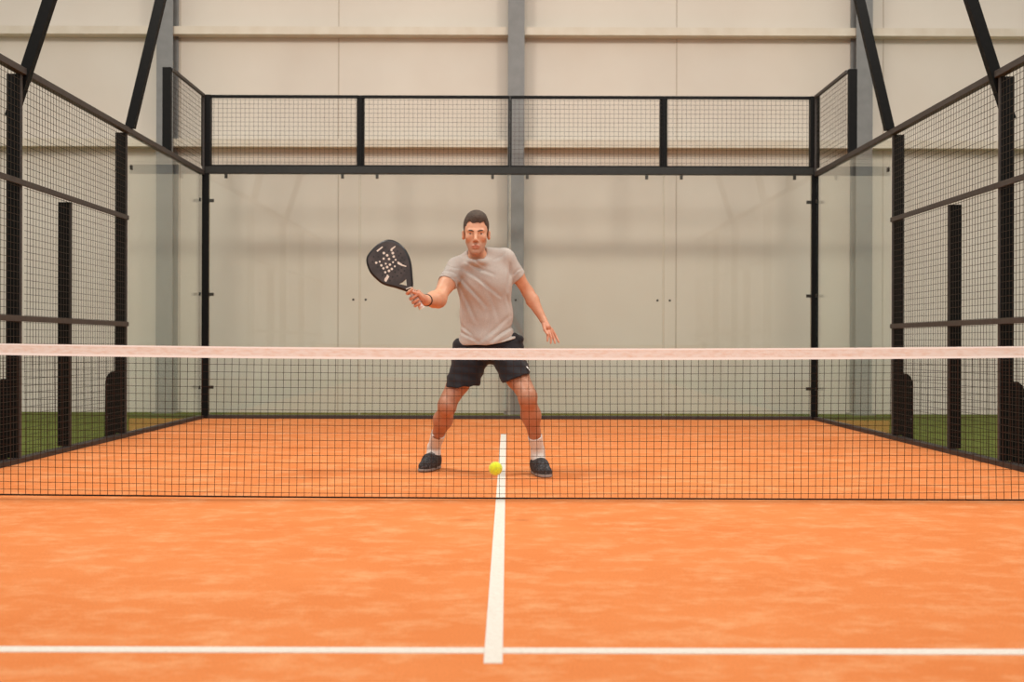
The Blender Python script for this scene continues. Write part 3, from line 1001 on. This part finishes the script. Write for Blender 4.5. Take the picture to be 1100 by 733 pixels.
# ------------------------------------------------------------------ racket
YR = 6.72
RO = Vector(HA)
rk = thing('padel_racket', 'black teardrop padel racket with white printed holes held up in his right hand', 'racket', tuple(RO))
outline = [(415.7, 258), (421.8, 258.6), (428, 261.7), (434, 267), (438.4, 274.6), (440.9, 281.9), (442.2, 290.5), (442.8, 299), (443.4, 309), (440.6, 314.2),
           (434, 312.4), (426.7, 310), (413.2, 306.5), (405.9, 301.6), (398.5, 294.2), (394.8, 286.8), (393.3, 280), (394.8, 274.6), (401, 267), (408.3, 261)]
def catmull(P_, n_=4):
    o_ = []
    m_ = len(P_)
    for i in range(m_):
        p0, p1, p2, p3 = [Vector(P_[(i+j) % m_]) for j in (-1, 0, 1, 2)]
        for k in range(n_):
            t_ = k/n_
            o_.append(.5*((2*p1)+(p2-p0)*t_+(2*p0-5*p1+4*p2-p3)*t_*t_+(3*p1-p0-3*p2+p3)*t_**3))
    return o_
def rp(px, v, dy=0):
    return at(px, v, YR)-RO+Vector((0, dy, 0))
M_rk = mat('carbon_racket_face', srgb(50, 44, 44), .42, noise=(14, srgb(78, 70, 68), .45, .72))
M_rkf = mat('racket_frame_black', srgb(26, 22, 22), .35)
M_wp = mat('racket_white_print', srgb(226, 218, 206), .5)
# hole pattern: rotated grid in head coordinates; the ones the photo shows light are open
ax = Vector((-.66, -.75)); ay = Vector((.75, -.66))
hc = Vector((417.0, 283.0))
lights, darks = [], []
light_px = [(404.3, 283), (408, 281.8), (412.2, 278.6), (416, 275), (409.8, 285.8), (414.5, 284), (412, 289), (416, 287.6), (419, 285), (422.3, 282.4),
            (414, 293.2), (418, 291.6), (421, 289.6), (424.2, 286.8), (420.6, 269.4), (422, 272.6), (423, 276.4), (425, 279.8), (428.2, 283.2), (412.4, 272.6), (418, 279), (416.4, 296.8), (414.8, 300.4)]
for p_ in light_px: lights.append(p_)
dark_px = [(427, 270.5), (430.5, 273), (428.5, 275.5), (432, 277.5), (434.5, 280), (430.5, 280.5), (433.5, 284), (436, 287), (431.5, 288.5), (428, 290.5), (434.5, 291.5), (431, 294), (424.5, 293), (427, 297),
           (406.5, 276.5), (401.5, 276.5), (405.5, 271), (409.5, 268), (414, 266.5), (417.5, 270.8), (400.3, 282), (406, 287.5), (409, 291.2), (411, 296.5), (422, 298.2), (419, 302)]
for p_ in dark_px: darks.append(p_)
def circ(c_, r_, n_=12, dy=0):
    return [rp(c_[0]+r_*math.cos(2*math.pi*i/n_), c_[1]+r_*math.sin(2*math.pi*i/n_), dy) for i in range(n_)]
bm = bmesh.new()
def loop(pts):
    vs = [bm.verts.new(p_) for p_ in pts]
    return [bm.edges.new((vs[i], vs[(i+1) % len(vs)])) for i in range(len(vs))]
TH = .017
ol = [rp(419+(p_.x-419)*.915, 284.5+(p_.y-284.5)*.915, -TH) for p_ in catmull([Vector(q) for q in outline])]
ed = loop(ol)
tri_px = [(428.4, 305.6), (432.6, 303.4), (436.2, 299.8), (437.2, 307.6)]
ed += loop([rp(*q, -TH) for q in tri_px])
bmesh.ops.triangle_fill(bm, edges=ed, use_beauty=True, use_dissolve=False)
r_ = bmesh.ops.extrude_face_region(bm, geom=bm.faces[:])
for v_ in [x for x in r_['geom'] if isinstance(x, bmesh.types.BMVert)]: v_.co.y += 2*TH
bmesh.ops.recalc_face_normals(bm, faces=bm.faces)
me = bpy.data.meshes.new('face'); bm.to_mesh(me); bm.free()
me.materials.append(M_rk)
fo = bpy.data.objects.new('face', me); col.objects.link(fo); fo.parent = rk
b = MB()
b.tube([p_+Vector((0, TH, 0)) for p_ in ol], .0135, 10, closed=True)
b.build('frame', M_rkf, rk, smooth=True)
b = MB()
for c_ in darks: b.prism(circ(c_, .95, 10, -TH-.0008), (0, .0006, 0))
nd = len(b.f)
for i, c_ in enumerate(lights): b.prism(circ(c_, (1.35, 1.05, 1.25, 1.45)[i % 4], 10, -TH-.0010), (0, .0008, 0))
for poly in (((413.2, 300), (416.2, 296.5), (418.4, 297.6), (416, 302), (415, 303.6), (413, 302.4)),
             ((427, 281.5), (429.5, 282.6), (433, 285), (436.8, 286.4), (436.2, 287.4), (431, 286), (427, 284.2)),
             ((404.5, 270), (410.6, 265.4), (411.4, 266.6), (405.6, 271.4)),
             ((419.6, 268), (424.6, 264.8), (425, 265.8), (421.6, 269))):
    b.prism([rp(*q, -TH-.0012) for q in poly], (0, .0008, 0))
bm = bmesh.new(); bm.from_mesh(me)
vs_ = [bm.verts.new(v_) for v_ in b.v]
for i, f_ in enumerate(b.f):
    nf = bm.faces.new([vs_[k] for k in f_]); nf.material_index = 1 if i < nd else 2
bm.to_mesh(me); bm.free()
me.materials.append(M_rkf); me.materials.append(M_wp)
b = MB()
A_, B_ = Vector(HA)-RO, Vector(HB)-RO
b.tube([A_+(B_-A_)*(i/12) for i in range(13)], [.0135]+[.0160+.0006*(i % 2) for i in range(11)]+[.019], 12)
b.build('grip', mat('white_grip_tape', srgb(226, 210, 204), .8, noise=(60, srgb(206, 184, 176), .4, .7)), rk, smooth=True)
b = MB(); b.tube([B_, B_+(B_-A_).normalized()*.008], [.0195, .0185], 12)
b.build('butt_cap', M_wp, rk, smooth=False)
b = MB(); b.tube([rp(436.2, 311.2, -.018), rp(442.6, 308.8, -.018)], .003, 6)
b.build('collar', M_wp, rk)

# ------------------------------------------------------------------ ball
bc = at(532.7, 503.6, 5.38)
BR = 7.4/FPX*5.38
bl = thing('padel_ball', 'bright yellow felt ball flying low in front of the net beside the centre line', 'ball', tuple(bc))
M_ball = mat('yellow_felt', srgb(226, 236, 40), .95, noise=(120, srgb(206, 216, 30), .4, .7), bump=(300, .4), sheen=.3)
M_bs = mat('ball_seam', srgb(196, 200, 90), .8)
bm = bmesh.new(); bmesh.ops.create_uvsphere(bm, u_segments=32, v_segments=20, radius=BR)
me = bpy.data.meshes.new('felt'); bm.to_mesh(me); bm.free(); me.materials.append(M_ball)
for p_ in me.polygons: p_.use_smooth = True
o = bpy.data.objects.new('felt', me); col.objects.link(o); o.parent = bl
b = MB(); pts = []
for i in range(60):
    a_ = 2*math.pi*i/60
    k1 = .75; k2 = .25
    v3 = Vector((k1*math.cos(a_)+k2*math.cos(3*a_), k1*math.sin(a_)-k2*math.sin(3*a_), 2*math.sqrt(k1*k2)*math.sin(2*a_))).normalized()*BR*1.0
    v3.rotate(Matrix.Rotation(.9, 3, 'X') @ Matrix.Rotation(1.2, 3, 'Z'))
    pts.append(v3)
b.tube(pts, .0009, 6, closed=True)
b.build('seam', M_bs, bl, smooth=True)
